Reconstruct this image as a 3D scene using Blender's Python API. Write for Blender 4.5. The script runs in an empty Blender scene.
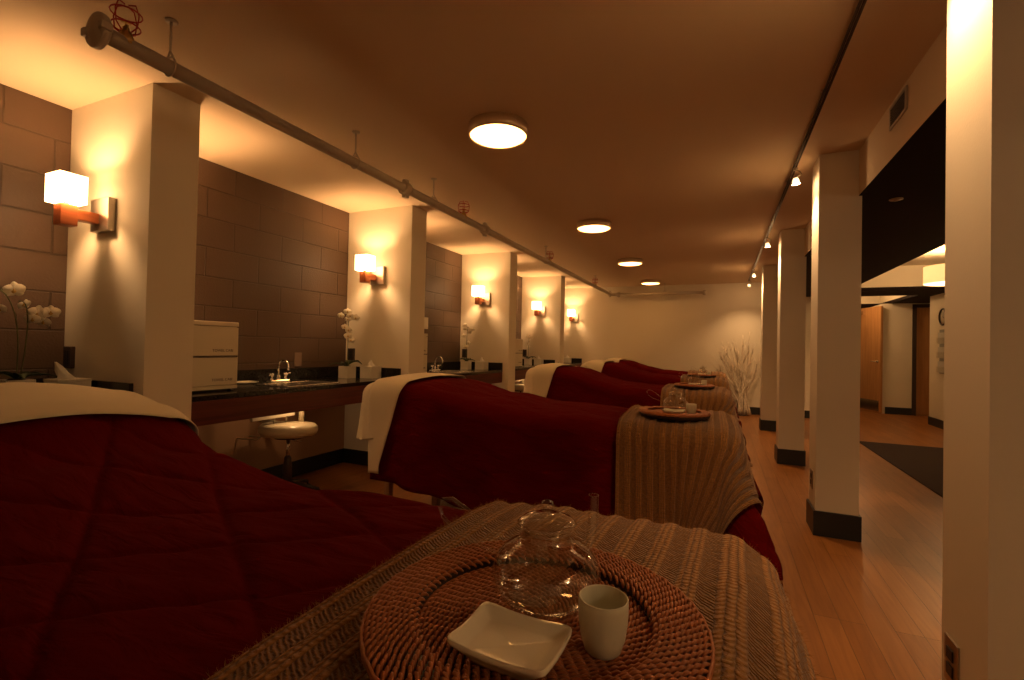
import bpy, math, random
from mathutils import Vector, Matrix, noise
PI = math.pi
sc = bpy.context.scene
COL = sc.collection

# ------------------------------------------------------------------ camera
cam_d = bpy.data.cameras.new('camera')
cam_d.sensor_width = 36.0
cam_d.lens = 36.0 * 471.756 / 1024.0
cam_d.clip_start = 0.02
cam = bpy.data.objects.new('camera', cam_d)
COL.objects.link(cam)
ya, pi_, ro = math.radians(23.8285), math.radians(.7817), math.radians(1.1981)
fw = Vector((-math.sin(ya) * math.cos(pi_), math.cos(ya) * math.cos(pi_), math.sin(pi_)))
rt = Vector((math.cos(ya), math.sin(ya), 0))
upv = rt.cross(fw)
rt2 = math.cos(ro) * rt + math.sin(ro) * upv
up2 = -math.sin(ro) * rt + math.cos(ro) * upv
m3 = Matrix((rt2, up2, -fw)).transposed()
cam.matrix_world = Matrix.Translation((0, 0, 1.122)) @ m3.to_4x4()
sc.camera = cam

# ------------------------------------------------------------------ world, exposure, light levels
sc.view_settings.view_transform = 'Standard'
sc.view_settings.look = 'None'
sc.view_settings.gamma = 1
sc.view_settings.use_curve_mapping = False
sc.view_settings.exposure = 0.0
sc.cycles.transparent_max_bounces = 32
w = bpy.data.worlds.new('world'); sc.world = w; w.use_nodes = True
w.node_tree.nodes['Background'].inputs[0].default_value = (1, .55, .25, 1)
w.node_tree.nodes['Background'].inputs[1].default_value = 0.002

WARM = (1.0, .56, .25)        # tungsten light seen by a daylight-balanced camera
WARM2 = (1.0, .46, .12)
COOLER = (1.0, .70, .46)
P_SCONCE = 17.0                 # W of the bulb in a sconce shade
E_SHADE = 11.0                  # emission of the glowing shade
E_DISC = 11.0                   # emission of the ceiling diffusers
P_SPOT = 60.0                  # W of the track spots
P_PENDANT = 26.0
H = 2.358                      # ceiling height

# ------------------------------------------------------------------ helpers
class MB:
    def __init__(s):
        s.v = []; s.f = []; s.mi = []; s.sm = []; s.uv = None
    def add(s, vs, fs, mi=0, sm=False):
        b = len(s.v); s.v += [tuple(p) for p in vs]
        for f in fs:
            s.f.append([i + b for i in f]); s.mi.append(mi); s.sm.append(sm)
        return s
    def box(s, x0, x1, y0, y1, z0, z1, mi=0, bev=0.0, M=None):
        if bev <= 0:
            vs = [(x, y, z) for z in (z0, z1) for y in (y0, y1) for x in (x0, x1)]
            fs = [(0, 2, 3, 1), (4, 5, 7, 6), (0, 1, 5, 4), (2, 6, 7, 3), (0, 4, 6, 2), (1, 3, 7, 5)]
        else:
            b = min(bev, (x1 - x0) / 2.01, (y1 - y0) / 2.01, (z1 - z0) / 2.01)
            import bmesh
            bm = bmesh.new()
            bmesh.ops.create_cube(bm, size=1)
            for q in bm.verts:
                q.co = Vector(((x0 + x1) / 2 + q.co.x * (x1 - x0), (y0 + y1) / 2 + q.co.y * (y1 - y0), (z0 + z1) / 2 + q.co.z * (z1 - z0)))
            bmesh.ops.bevel(bm, geom=bm.edges[:], offset=b, segments=2, affect='EDGES', profile=.5)
            bm.verts.index_update()
            vs = [q.co.copy() for q in bm.verts]; fs = [[q.index for q in f.verts] for f in bm.faces]
            bm.free()
        if M is not None: vs = [M @ Vector(p) for p in vs]
        return s.add(vs, fs, mi)
    def lathe(s, prof, seg=32, c=(0, 0, 0), mi=0, sm=True, M=None, cap=True):
        vs = []; fs = []
        n = len(prof)
        for (r, z) in prof:
            for k in range(seg):
                a = 2 * PI * k / seg
                vs.append(Vector((c[0] + r * math.cos(a), c[1] + r * math.sin(a), c[2] + z)))
        for i in range(n - 1):
            for k in range(seg):
                k2 = (k + 1) % seg
                fs.append((i * seg + k, i * seg + k2, (i + 1) * seg + k2, (i + 1) * seg + k))
        if cap:
            if prof[0][0] > 1e-5: fs.append(tuple(range(seg))[::-1])
            if prof[-1][0] > 1e-5: fs.append(tuple(range((n - 1) * seg, n * seg)))
        if M is not None: vs = [M @ p for p in vs]
        return s.add(vs, fs, mi, sm)
    def tube(s, pts, r, seg=10, mi=0, closed=False, sm=True, cap=True):
        pts = [Vector(p) for p in pts]; n = len(pts)
        rr = r if hasattr(r, '__len__') else [r] * n
        vs = []; fs = []; prev = None
        for i, p in enumerate(pts):
            if closed: t = pts[(i + 1) % n] - pts[i - 1]
            else: t = pts[min(i + 1, n - 1)] - pts[max(i - 1, 0)]
            t = t.normalized() if t.length > 1e-9 else Vector((0, 0, 1))
            if prev is None:
                a = Vector((0, 0, 1)) if abs(t.z) < .9 else Vector((1, 0, 0))
                u = t.cross(a).normalized()
            else:
                u = (prev - t * prev.dot(t)); u = u.normalized() if u.length > 1e-9 else prev
            prev = u; wv = t.cross(u)
            for k in range(seg):
                a = 2 * PI * k / seg
                vs.append(p + (u * math.cos(a) + wv * math.sin(a)) * rr[i])
        m = n if closed else n - 1
        for i in range(m):
            j = (i + 1) % n
            for k in range(seg):
                k2 = (k + 1) % seg
                fs.append((i * seg + k, i * seg + k2, j * seg + k2, j * seg + k))
        if not closed and cap:
            fs.append(tuple(range(seg))[::-1]); fs.append(tuple(range((n - 1) * seg, n * seg)))
        return s.add(vs, fs, mi, sm)
    def build(s, name, mats, parent=None, loc=None, uv=None):
        me = bpy.data.meshes.new(name); me.from_pydata(s.v, [], s.f)
        mats = mats if isinstance(mats, (list, tuple)) else [mats]
        for m in mats: me.materials.append(m)
        me.polygons.foreach_set('material_index', s.mi)
        me.polygons.foreach_set('use_smooth', s.sm)
        if uv is not None:
            ul = me.uv_layers.new(name='UVMap')
            li = [0] * len(me.loops); me.loops.foreach_get('vertex_index', li)
            flat = []
            for i in li: flat += uv[i]
            ul.data.foreach_set('uv', flat)
        me.update()
        o = bpy.data.objects.new(name, me); COL.objects.link(o)
        if parent is not None: o.parent = parent
        if loc is not None: o.location = loc
        return o

def tag(o, label=None, cat=None, group=None, kind=None):
    if label: o['label'] = label
    if cat: o['category'] = cat
    if group: o['group'] = group
    if kind: o['kind'] = kind
    return o
def empty(name, loc, label=None, cat=None, group=None, rz=0, kind=None):
    o = bpy.data.objects.new(name, None); COL.objects.link(o)
    o.location = loc; o.rotation_euler = (0, 0, rz); o.empty_display_size = .1
    return tag(o, label, cat, group, kind)
def dup(root, loc=None, label=None, rz=None):
    r = root.copy(); COL.objects.link(r)
    if loc is not None: r.location = loc
    if rz is not None: r.rotation_euler = (0, 0, rz)
    if label: r['label'] = label
    for ch in list(root.children):
        c = ch.copy(); COL.objects.link(c); c.parent = r
        for g in list(ch.children):
            d = g.copy(); COL.objects.link(d); d.parent = c
    return r
def struct(name, mb, mat, label=None, cat=None, uv=None):
    o = mb.build(name, mat, uv=uv)
    return tag(o, label, cat, kind='structure')
def lamp(name, kind, loc, power, color, parent=None, radius=.03, aim=None, spot=None, blend=.6):
    l = bpy.data.lights.new(name, kind); l.energy = power; l.color = color
    l.shadow_soft_size = radius
    o = bpy.data.objects.new(name, l); COL.objects.link(o); o.location = loc
    if aim is not None:
        o.rotation_euler = (Vector(aim)).to_track_quat('-Z', 'Y').to_euler()
    if kind == 'SPOT': l.spot_size = spot; l.spot_blend = blend
    if parent is not None: o.parent = parent
    return o

# ------------------------------------------------------------------ materials
def nm(name):
    m = bpy.data.materials.new(name); m.use_nodes = True
    nt = m.node_tree; b = nt.nodes['Principled BSDF']
    return m, nt, b
def link(nt, a, b): nt.links.new(a, b)
def mat(name, col, rough=.6, metal=0., spec=.5, noise_amt=0., noise_scale=8., bump=0., bump_scale=60., trans=0., coat=0., sheen=0.):
    m, nt, b = nm(name)
    b.inputs['Base Color'].default_value = (*col, 1); b.inputs['Roughness'].default_value = rough
    b.inputs['Metallic'].default_value = metal; b.inputs['Specular IOR Level'].default_value = spec
    b.inputs['Coat Weight'].default_value = coat
    b.inputs['Sheen Weight'].default_value = sheen
    tc = nt.nodes.new('ShaderNodeTexCoord')
    if noise_amt > 0:
        n = nt.nodes.new('ShaderNodeTexNoise'); n.inputs['Scale'].default_value = noise_scale; n.inputs['Detail'].default_value = 5
        link(nt, tc.outputs['Object'], n.inputs['Vector'])
        mx = nt.nodes.new('ShaderNodeMix'); mx.data_type = 'RGBA'
        mx.inputs[6].default_value = (*[c * (1 - noise_amt) for c in col], 1)
        mx.inputs[7].default_value = (*[min(1, c * (1 + noise_amt)) for c in col], 1)
        link(nt, n.outputs['Fac'], mx.inputs[0]); link(nt, mx.outputs[2], b.inputs['Base Color'])
    if bump > 0:
        n2 = nt.nodes.new('ShaderNodeTexNoise'); n2.inputs['Scale'].default_value = bump_scale; n2.inputs['Detail'].default_value = 4
        link(nt, tc.outputs['Object'], n2.inputs['Vector'])
        bp = nt.nodes.new('ShaderNodeBump'); bp.inputs['Strength'].default_value = 1; bp.inputs['Distance'].default_value = bump
        link(nt, n2.outputs['Fac'], bp.inputs['Height']); link(nt, bp.outputs['Normal'], b.inputs['Normal'])
    return m
def emis(name, col, strength, base=(.9, .85, .75)):
    m, nt, b = nm(name)
    b.inputs['Base Color'].default_value = (*base, 1); b.inputs['Roughness'].default_value = .6
    b.inputs['Emission Color'].default_value = (*col, 1); b.inputs['Emission Strength'].default_value = strength
    return m
def wood(name, c1, c2, axis='Y', scale=6., rough=.4, stretch=.06):
    m, nt, b = nm(name); tc = nt.nodes.new('ShaderNodeTexCoord'); mp = nt.nodes.new('ShaderNodeMapping')
    s = [scale * 4] * 3; s['XYZ'.index(axis)] = scale * 4 * stretch; mp.inputs['Scale'].default_value = s
    link(nt, tc.outputs['Object'], mp.inputs['Vector'])
    n = nt.nodes.new('ShaderNodeTexNoise'); n.inputs['Scale'].default_value = 1.6; n.inputs['Detail'].default_value = 8; n.inputs['Distortion'].default_value = .8
    link(nt, mp.outputs[0], n.inputs['Vector'])
    r = nt.nodes.new('ShaderNodeValToRGB'); r.color_ramp.elements[0].position = .35; r.color_ramp.elements[1].position = .65
    r.color_ramp.elements[0].color = (*c1, 1); r.color_ramp.elements[1].color = (*c2, 1)
    link(nt, n.outputs['Fac'], r.inputs[0]); link(nt, r.outputs[0], b.inputs['Base Color'])
    b.inputs['Roughness'].default_value = rough
    return m
def block_wall(name, axis):
    # painted concrete block, 0.406 x 0.203 m courses; axis = the wall's running direction
    m, nt, b = nm(name); tc = nt.nodes.new('ShaderNodeTexCoord')
    sp = nt.nodes.new('ShaderNodeSeparateXYZ'); cb = nt.nodes.new('ShaderNodeCombineXYZ')
    link(nt, tc.outputs['Object'], sp.inputs[0])
    ax = nt.nodes.new('ShaderNodeMath'); ax.operation = 'ADD'; ax.inputs[1].default_value = .13
    link(nt, sp.outputs['Y' if axis == 'Y' else 'X'], ax.inputs[0])
    az = nt.nodes.new('ShaderNodeMath'); az.operation = 'ADD'; az.inputs[1].default_value = .062
    link(nt, sp.outputs['Z'], az.inputs[0])
    link(nt, ax.outputs[0], cb.inputs[0]); link(nt, az.outputs[0], cb.inputs[1])
    br = nt.nodes.new('ShaderNodeTexBrick')
    br.inputs['Scale'].default_value = 1; br.inputs['Brick Width'].default_value = .406; br.inputs['Row Height'].default_value = .203
    br.inputs['Mortar Size'].default_value = .0055; br.inputs['Mortar Smooth'].default_value = .5; br.inputs['Bias'].default_value = -.2
    br.inputs['Color1'].default_value = (.088, .050, .028, 1); br.inputs['Color2'].default_value = (.076, .043, .024, 1); br.inputs['Mortar'].default_value = (.062, .036, .020, 1)
    link(nt, cb.outputs[0], br.inputs['Vector']); link(nt, br.outputs['Color'], b.inputs['Base Color'])
    n = nt.nodes.new('ShaderNodeTexNoise'); n.inputs['Scale'].default_value = 90; n.inputs['Detail'].default_value = 6
    link(nt, tc.outputs['Object'], n.inputs['Vector'])
    b1 = nt.nodes.new('ShaderNodeBump'); b1.invert = True; b1.inputs['Distance'].default_value = .008; b1.inputs['Strength'].default_value = .9
    link(nt, br.outputs['Fac'], b1.inputs['Height'])
    b2 = nt.nodes.new('ShaderNodeBump'); b2.inputs['Distance'].default_value = .0025; b2.inputs['Strength'].default_value = .6
    link(nt, n.outputs['Fac'], b2.inputs['Height']); link(nt, b1.outputs[0], b2.inputs['Normal']); link(nt, b2.outputs[0], b.inputs['Normal'])
    b.inputs['Roughness'].default_value = .55
    return m
def floor_mat():
    m, nt, b = nm('oak_floor'); tc = nt.nodes.new('ShaderNodeTexCoord')
    sp = nt.nodes.new('ShaderNodeSeparateXYZ'); cb = nt.nodes.new('ShaderNodeCombineXYZ')
    link(nt, tc.outputs['Object'], sp.inputs[0]); link(nt, sp.outputs['Y'], cb.inputs[0]); link(nt, sp.outputs['X'], cb.inputs[1])
    br = nt.nodes.new('ShaderNodeTexBrick'); br.offset = .37; br.offset_frequency = 3
    br.inputs['Scale'].default_value = 1; br.inputs['Brick Width'].default_value = 1.2; br.inputs['Row Height'].default_value = .095
    br.inputs['Mortar Size'].default_value = .0012; br.inputs['Mortar Smooth'].default_value = .1
    br.inputs['Color1'].default_value = (.38, .158, .038, 1); br.inputs['Color2'].default_value = (.29, .110, .024, 1); br.inputs['Mortar'].default_value = (.14, .06, .02, 1)
    link(nt, cb.outputs[0], br.inputs['Vector'])
    mp = nt.nodes.new('ShaderNodeMapping'); mp.inputs['Scale'].default_value = (26, 1.6, 1)
    link(nt, tc.outputs['Object'], mp.inputs['Vector'])
    wv = nt.nodes.new('ShaderNodeTexNoise'); wv.inputs['Scale'].default_value = 1.4; wv.inputs['Detail'].default_value = 7; wv.inputs['Distortion'].default_value = 1.2
    link(nt, mp.outputs[0], wv.inputs['Vector'])
    rp = nt.nodes.new('ShaderNodeValToRGB'); rp.color_ramp.elements[0].position = .3; rp.color_ramp.elements[0].color = (.74, .68, .6, 1)
    rp.color_ramp.elements[1].position = .65; rp.color_ramp.elements[1].color = (1, 1, 1, 1)
    link(nt, wv.outputs['Fac'], rp.inputs[0])
    mx = nt.nodes.new('ShaderNodeMix'); mx.data_type = 'RGBA'; mx.blend_type = 'MULTIPLY'; mx.inputs[0].default_value = 1
    link(nt, br.outputs['Color'], mx.inputs[6]); link(nt, rp.outputs[0], mx.inputs[7]); link(nt, mx.outputs[2], b.inputs['Base Color'])
    bp = nt.nodes.new('ShaderNodeBump'); bp.invert = True; bp.inputs['Distance'].default_value = .0008
    link(nt, br.outputs['Fac'], bp.inputs['Height']); link(nt, bp.outputs[0], b.inputs['Normal'])
    b.inputs['Roughness'].default_value = .33; b.inputs['Specular IOR Level'].default_value = .45
    return m
def glass_mat():
    m = bpy.data.materials.new('clear_glass'); m.use_nodes = True; nt = m.node_tree
    for n in list(nt.nodes): nt.nodes.remove(n)
    out = nt.nodes.new('ShaderNodeOutputMaterial'); mx = nt.nodes.new('ShaderNodeMixShader')
    tr = nt.nodes.new('ShaderNodeBsdfTransparent'); tr.inputs[0].default_value = (.965, .96, .94, 1)
    gl = nt.nodes.new('ShaderNodeBsdfGlossy'); gl.inputs['Roughness'].default_value = .03; gl.inputs[0].default_value = (1, 1, 1, 1)
    lw = nt.nodes.new('ShaderNodeFresnel'); lw.inputs['IOR'].default_value = 2.2
    ge = nt.nodes.new('ShaderNodeNewGeometry'); iv = nt.nodes.new('ShaderNodeMath'); iv.operation = 'SUBTRACT'; iv.inputs[0].default_value = 1
    ml = nt.nodes.new('ShaderNodeMath'); ml.operation = 'MULTIPLY'
    link(nt, ge.outputs['Backfacing'], iv.inputs[1]); link(nt, iv.outputs[0], ml.inputs[0]); link(nt, lw.outputs[0], ml.inputs[1])
    link(nt, ml.outputs[0], mx.inputs[0]); link(nt, tr.outputs[0], mx.inputs[1]); link(nt, gl.outputs[0], mx.inputs[2]); link(nt, mx.outputs[0], out.inputs[0])
    return m
def knit_mat(name, c1, c2):
    # UV = metres of cloth; ribs run along v, stitches as chevrons
    m, nt, b = nm(name); tc = nt.nodes.new('ShaderNodeTexCoord')
    sp = nt.nodes.new('ShaderNodeSeparateXYZ'); link(nt, tc.outputs['UV'], sp.inputs[0])
    def M(op, a, bb=None, c=None):
        n = nt.nodes.new('ShaderNodeMath'); n.operation = op
        for i, q in enumerate((a, bb, c)):
            if q is None: continue
            if isinstance(q, (int, float)): n.inputs[i].default_value = q
            else: link(nt, q, n.inputs[i])
        return n.outputs[0]
    nz = nt.nodes.new('ShaderNodeTexNoise'); nz.inputs['Scale'].default_value = 85; nz.inputs['Detail'].default_value = 6; link(nt, tc.outputs['UV'], nz.inputs['Vector'])
    wob = M('MULTIPLY_ADD', nz.outputs['Fac'], .006, sp.outputs['X']); wy = M('MULTIPLY_ADD', nz.outputs['Fac'], .010, sp.outputs['Y'])
    q = M('FRACT', M('ADD', M('DIVIDE', wob, .054), 10))
    isB = M('GREATER_THAN', q, .56)                                   # purl band beside three raised cords
    cord = M('POWER', M('ABSOLUTE', M('SINE', M('MULTIPLY', q, 3 * PI / .56))), .6)
    st = M('SINE', M('MULTIPLY', M('ADD', M('DIVIDE', wy, .011), M('MULTIPLY', cord, .35)), 2 * PI))
    slant = M('SINE', M('MULTIPLY', M('ADD', M('DIVIDE', wy, .0075), M('MULTIPLY', sp.outputs['X'], 90)), 2 * PI))
    hA = M('ADD', M('MULTIPLY', cord, 1.0), M('ADD', M('MULTIPLY', st, .17), M('MULTIPLY', nz.outputs['Fac'], 1.9)))
    hB = M('ADD', M('MULTIPLY', slant, .42), M('MULTIPLY_ADD', nz.outputs['Fac'], 2.2, .10))
    hgt = M('ADD', M('MULTIPLY', hA, M('SUBTRACT', 1, isB)), M('MULTIPLY', hB, isB))
    bp = nt.nodes.new('ShaderNodeBump'); bp.inputs['Distance'].default_value = .0042; bp.inputs['Strength'].default_value = 1
    link(nt, hgt, bp.inputs['Height']); link(nt, bp.outputs[0], b.inputs['Normal'])
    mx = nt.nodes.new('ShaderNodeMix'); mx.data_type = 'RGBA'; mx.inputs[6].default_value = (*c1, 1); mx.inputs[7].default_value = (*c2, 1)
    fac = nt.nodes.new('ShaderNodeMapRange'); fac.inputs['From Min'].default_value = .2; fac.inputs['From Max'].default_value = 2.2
    link(nt, hgt, fac.inputs['Value']); link(nt, fac.outputs[0], mx.inputs[0]); link(nt, mx.outputs[2], b.inputs['Base Color'])  # low stitches take the dark tone: groove shade mixed into the yarn colour
    b.inputs['Roughness'].default_value = .95; b.inputs['Sheen Weight'].default_value = .25; b.inputs['Specular IOR Level'].default_value = .15
    return m
def quilt_mat():
    m, nt, b = nm('burgundy_quilt'); tc = nt.nodes.new('ShaderNodeTexCoord')
    n1 = nt.nodes.new('ShaderNodeTexNoise'); n1.inputs['Scale'].default_value = 900; n1.inputs['Detail'].default_value = 2; link(nt, tc.outputs['UV'], n1.inputs['Vector'])
    mp = nt.nodes.new('ShaderNodeMapping'); mp.inputs['Scale'].default_value = (9, 30, 9); link(nt, tc.outputs['UV'], mp.inputs['Vector'])
    n2 = nt.nodes.new('ShaderNodeTexNoise'); n2.inputs['Scale'].default_value = 1; n2.inputs['Detail'].default_value = 4; n2.inputs['Distortion'].default_value = .6; link(nt, mp.outputs[0], n2.inputs['Vector'])
    b1 = nt.nodes.new('ShaderNodeBump'); b1.inputs['Distance'].default_value = .0004; link(nt, n1.outputs['Fac'], b1.inputs['Height'])
    b2 = nt.nodes.new('ShaderNodeBump'); b2.inputs['Distance'].default_value = .009; b2.inputs['Strength'].default_value = 1; link(nt, n2.outputs['Fac'], b2.inputs['Height'])
    link(nt, b1.outputs[0], b2.inputs['Normal']); link(nt, b2.outputs[0], b.inputs['Normal'])
    mx = nt.nodes.new('ShaderNodeMix'); mx.data_type = 'RGBA'; mx.inputs[6].default_value = (.092, .0024, .0026, 1); mx.inputs[7].default_value = (.135, .0038, .0036, 1)
    link(nt, n1.outputs['Fac'], mx.inputs[0]); link(nt, mx.outputs[2], b.inputs['Base Color'])
    b.inputs['Roughness'].default_value = .95; b.inputs['Specular IOR Level'].default_value = .03
    return m

M_ceil = mat('ceiling_paint', (.70, .55, .38), .9, spec=.15, bump=.0008, bump_scale=30)
M_paint = mat('cream_paint', (.76, .70, .56), .7, spec=.25, bump=.0004, bump_scale=120)
M_col = mat('column_paint', (.74, .68, .56), .55, spec=.3, bump=.0003, bump_scale=120)
M_blockY = block_wall('painted_block', 'Y')
M_floor = floor_mat()
M_black = mat('black_vinyl', (.012, .014, .016), .4)
M_darkceil = mat('dark_soffit', (.010, .004, .0035), .8, spec=.2)
M_counter = mat('dark_stone', (.020, .017, .014), .16, noise_amt=.6, noise_scale=90)
M_apron = wood('mahogany', (.075, .012, .006), (.120, .022, .010), 'Y', 5, .42)
M_steel = mat('stainless', (.62, .60, .56), .24, 1.)
M_chrome = mat('chrome', (.8, .8, .8), .08, 1.)
M_nickel = mat('brushed_nickel', (.50, .44, .36), .35, 1.)
M_white = mat('white_enamel', (.68, .62, .47), .45)
M_ceramic = mat('white_ceramic', (.90, .86, .68), .06, spec=.55, coat=.4)
M_matteceramic = mat('cup_ceramic', (.70, .68, .52), .35)
M_pot = mat('pot_ceramic', (.78, .74, .62), .5)
M_card = mat('tissue_box_card', (.76, .73, .62), .7)
M_tissue = mat('tissue_paper', (.85, .83, .76), .9)
M_petal = mat('orchid_petal', (.85, .80, .66), .6, noise_amt=.06, noise_scale=60)
M_lip = mat('orchid_lip', (.60, .40, .12), .6)
M_stem = mat('orchid_stem', (.10, .12, .04), .6)
M_leaf = mat('orchid_leaf', (.04, .07, .025), .4)
M_soil = mat('dark_moss', (.03, .025, .015), .95, bump=.006, bump_scale=80)
M_pipe = mat('painted_pipe', (.50, .43, .33), .5, noise_amt=.05, noise_scale=20)
M_red = mat('red_wire', (.42, .015, .02), .4)
M_brass = mat('brass', (.55, .36, .14), .3, 1.)
M_cherry = wood('cherry_wood', (.34, .09, .030), (.46, .14, .045), 'Y', 8, .4)
M_door = wood('oak_door', (.42, .21, .075), (.52, .28, .11), 'Z', 4, .4)
M_tablewood = wood('beech_leg', (.36, .19, .08), (.46, .26, .12), 'Z', 6, .45)
M_vinyl = mat('cream_vinyl', (.66, .58, .40), .35)
M_sheet = mat('cream_cotton', (.78, .70, .52), .9, spec=.1, bump=.0012, bump_scale=45, sheen=.1)
M_quilt = quilt_mat()
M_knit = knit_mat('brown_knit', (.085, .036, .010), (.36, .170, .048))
M_fuzz = mat('wool_fibre', (.40, .20, .065), .9)
M_rattan = mat('rattan', (.42, .142, .048), .40, noise_amt=.35, noise_scale=260, spec=.4)
M_glass = glass_mat()
M_bark = mat('birch_branch', (.74, .64, .50), .55, noise_amt=.4, noise_scale=30)
M_rug = mat('dark_rug', (.035, .018, .014), .95, bump=.003, bump_scale=200)
M_outlet = mat('dark_outlet', (.05, .03, .022), .4)
M_vent = mat('painted_vent', (.44, .37, .28), .6)
M_band = mat('satin_band', (.72, .58, .40), .45, .7)
M_shade = emis('sconce_shade', (1, .56, .24), E_SHADE)
M_disc = emis('disc_diffuser', (1, .46, .125), E_DISC)
M_bulb = emis('spot_bulb', (1, .70, .38), 30)
M_spotglass = emis('spot_glass', (1, .66, .32), 3.0)
M_drum = emis('drum_shade', (1, .55, .19), 1.15)
M_drumb = emis('drum_diffuser', (1, .70, .36), 3.0)
M_paper = mat('brochure_paper', (.55, .55, .5), .5)
M_text = mat('dark_print', (.05, .02, .012), .5)
M_clockface = mat('clock_face', (.55, .48, .36), .5)

# ------------------------------------------------------------------ structure
XW, XL, XR, XR2 = -3.243, -2.519, .55, .772
LY = [1.356, 3.453, 5.600, 7.741]        # near faces of the left pilasters
RY = [1.392, 3.442, 5.454, 7.622]        # near faces of the right columns
CW = .227
YF = 9.463
BAYS = [(-1.9, LY[0])] + [(LY[i] + CW, LY[i + 1]) for i in range(3)] + [(LY[3] + CW, YF)]
struct('floor', MB().box(XW - .2, 4.4, -2.0, 12.6, -.1, 0), M_floor, 'light oak plank floor running the length of the room', 'floor')
struct('wall_left', MB().box(XW - .2, XW, -2.0, YF + .1, 0, H + .1), M_blockY, 'taupe painted concrete block wall behind the counters', 'wall')
struct('wall_left_lower', MB().box(XW, XW + .006, -1.9, YF, 0, .70), mat('tan_paint', (.34, .20, .105), .6))
struct('wall_back', MB().box(XW, 4.4, -2.1, -2.0, 0, H + .1), M_paint)
struct('wall_far', MB().box(XW, 1.90, YF, YF + .15, 0, H + .1), M_paint, 'cream end wall of the long treatment room', 'wall')
struct('ceiling', MB().box(XW - .2, .80, -2.1, YF + .2, H, H + .1), M_ceil, 'cream painted ceiling over the treatment room', 'ceiling')
names = ['nearest the camera, beside the first sconce', 'second along the counters', 'third along the counters', 'last before the end wall']
for y, n in zip(LY, names):
    struct('wall_pilaster', MB().box(XW, XL, y, y + CW, 0, H), M_paint, 'cream painted pilaster, ' + n, 'pilaster')
for i, y in enumerate(RY):
    n = ['nearest, cut by the frame edge', 'with wall outlet, beside the bulkhead', 'third back in the row', 'last, nearest the branches'][i]
    o = struct('column', MB().box(XR, XR2, y, y + CW + .008, 0, H), M_col, 'cream square column ' + n, 'column')
    bb = MB()
    t = .012
    bb.box(XR - t, XR2 + t, y - t, y + CW + .008 + t, 0, .15)
    struct('trim_column_base', bb, M_black)
# bulkhead, dark soffit and recessed ceilings on the corridor side
ZS = 2.08
struct('wall_bulkhead', MB().box(.755, .80, -2.0, YF, ZS, H), M_ceil, 'cream bulkhead above the columns with an air vent', 'bulkhead')
sof = MB()
sof.box(.80, 1.76, -2.0, YF, ZS, ZS + .05)
sof.box(1.76, 4.4, -2.0, -1.5, ZS, ZS + .05)
sof.box(1.76, 4.4, 8.73, 9.55, ZS, ZS + .05)
sof.box(.80, 1.76, YF, 12.6, ZS, ZS + .05)
sof.box(2.90, 4.4, 9.55, 12.6, ZS, ZS + .05)
sof.box(1.76, 2.9, 11.55, 12.6, ZS, ZS + .05)
sof.box(.7551, .80, -2.0, YF, ZS - .003, ZS)
struct('ceiling_soffit', sof, M_darkceil, 'dark dropped soffit over the corridor', 'ceiling')
rec = MB()
rec.box(1.70, 4.4, -1.55, 8.78, 2.44, 2.49)
rec.box(1.70, 2.96, 9.5, 11.6, 2.44, 2.49)
rec.box(1.70, 1.76, -1.55, 8.78, ZS + .05, 2.44); rec.box(1.70, 1.76, 9.5, 11.6, ZS + .05, 2.44)
rec.box(1.76, 4.4, 8.73, 8.78, ZS + .05, 2.44); rec.box(1.76, 4.4, -1.55, -1.50, ZS + .05, 2.44)
rec.box(1.76, 2.96, 9.5, 9.55, ZS + .05, 2.44); rec.box(1.76, 2.9, 11.55, 11.6, ZS + .05, 2.44); rec.box(2.90, 2.96, 9.55, 11.55, ZS + .05, 2.44)
struct('ceiling_recess', rec, M_paint, 'lit cream recessed ceiling over the corridor', 'ceiling')
struct('wall_right', MB().box(4.3, 4.4, -2.0, 12.6, 0, 2.49), M_paint)
# corridor end: wall with door, pier, side wall
ce = MB()
ce.box(2.86, 3.30, 11.02, 11.12, 0, ZS)
ce.box(3.30, 4.3, 11.02, 11.12, 2.0, ZS)
ce.box(4.1, 4.3, 11.02, 11.12, 0, 2.0)
ce.box(2.80, 2.86, 11.02, 12.5, 0, ZS)
struct('wall_corridor', ce, M_paint, 'cream wall at the end of the corridor', 'wall')
struct('wall_corridor_end', MB().box(.8, 2.86, 12.5, 12.6, 0, ZS), M_paint)
struct('wall_corridor_side', MB().box(1.80, 1.90, YF + .15, 12.5, 0, ZS), M_paint)
struct('wall_pier', MB().box(3.12, 4.3, 8.80, 9.78, 0, ZS), M_paint, 'cream pier carrying the wall clock and brochure holder', 'pier')
t = .012
bs = MB(); bs.box(3.12 - t, 3.12, 8.8 - t, 9.78, 0, .13); bs.box(3.12 - t, 4.3, 8.8 - t, 8.8, 0, .13)
struct('trim_pier_base', bs, M_black)
struct('baseboard_corridor', MB().box(2.86, 3.26, 11.02 - t, 11.02, 0, .13).box(2.80 - t, 2.80, 11.0, 12.5, 0, .13), M_black)
struct('baseboard_far', MB().box(XL, 1.90, YF - t, YF, 0, .13).box(1.90, 1.9 + t, YF, 12.4, 0, .13), M_black)
struct('baseboard_left', MB().box(XW, XW + .015, -2, YF, 0, .13), M_black)
for y in LY:
    struct('trim_pilaster_base', MB().box(XW, XL + t, y - t, y + CW + t, 0, .13), M_black)
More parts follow.
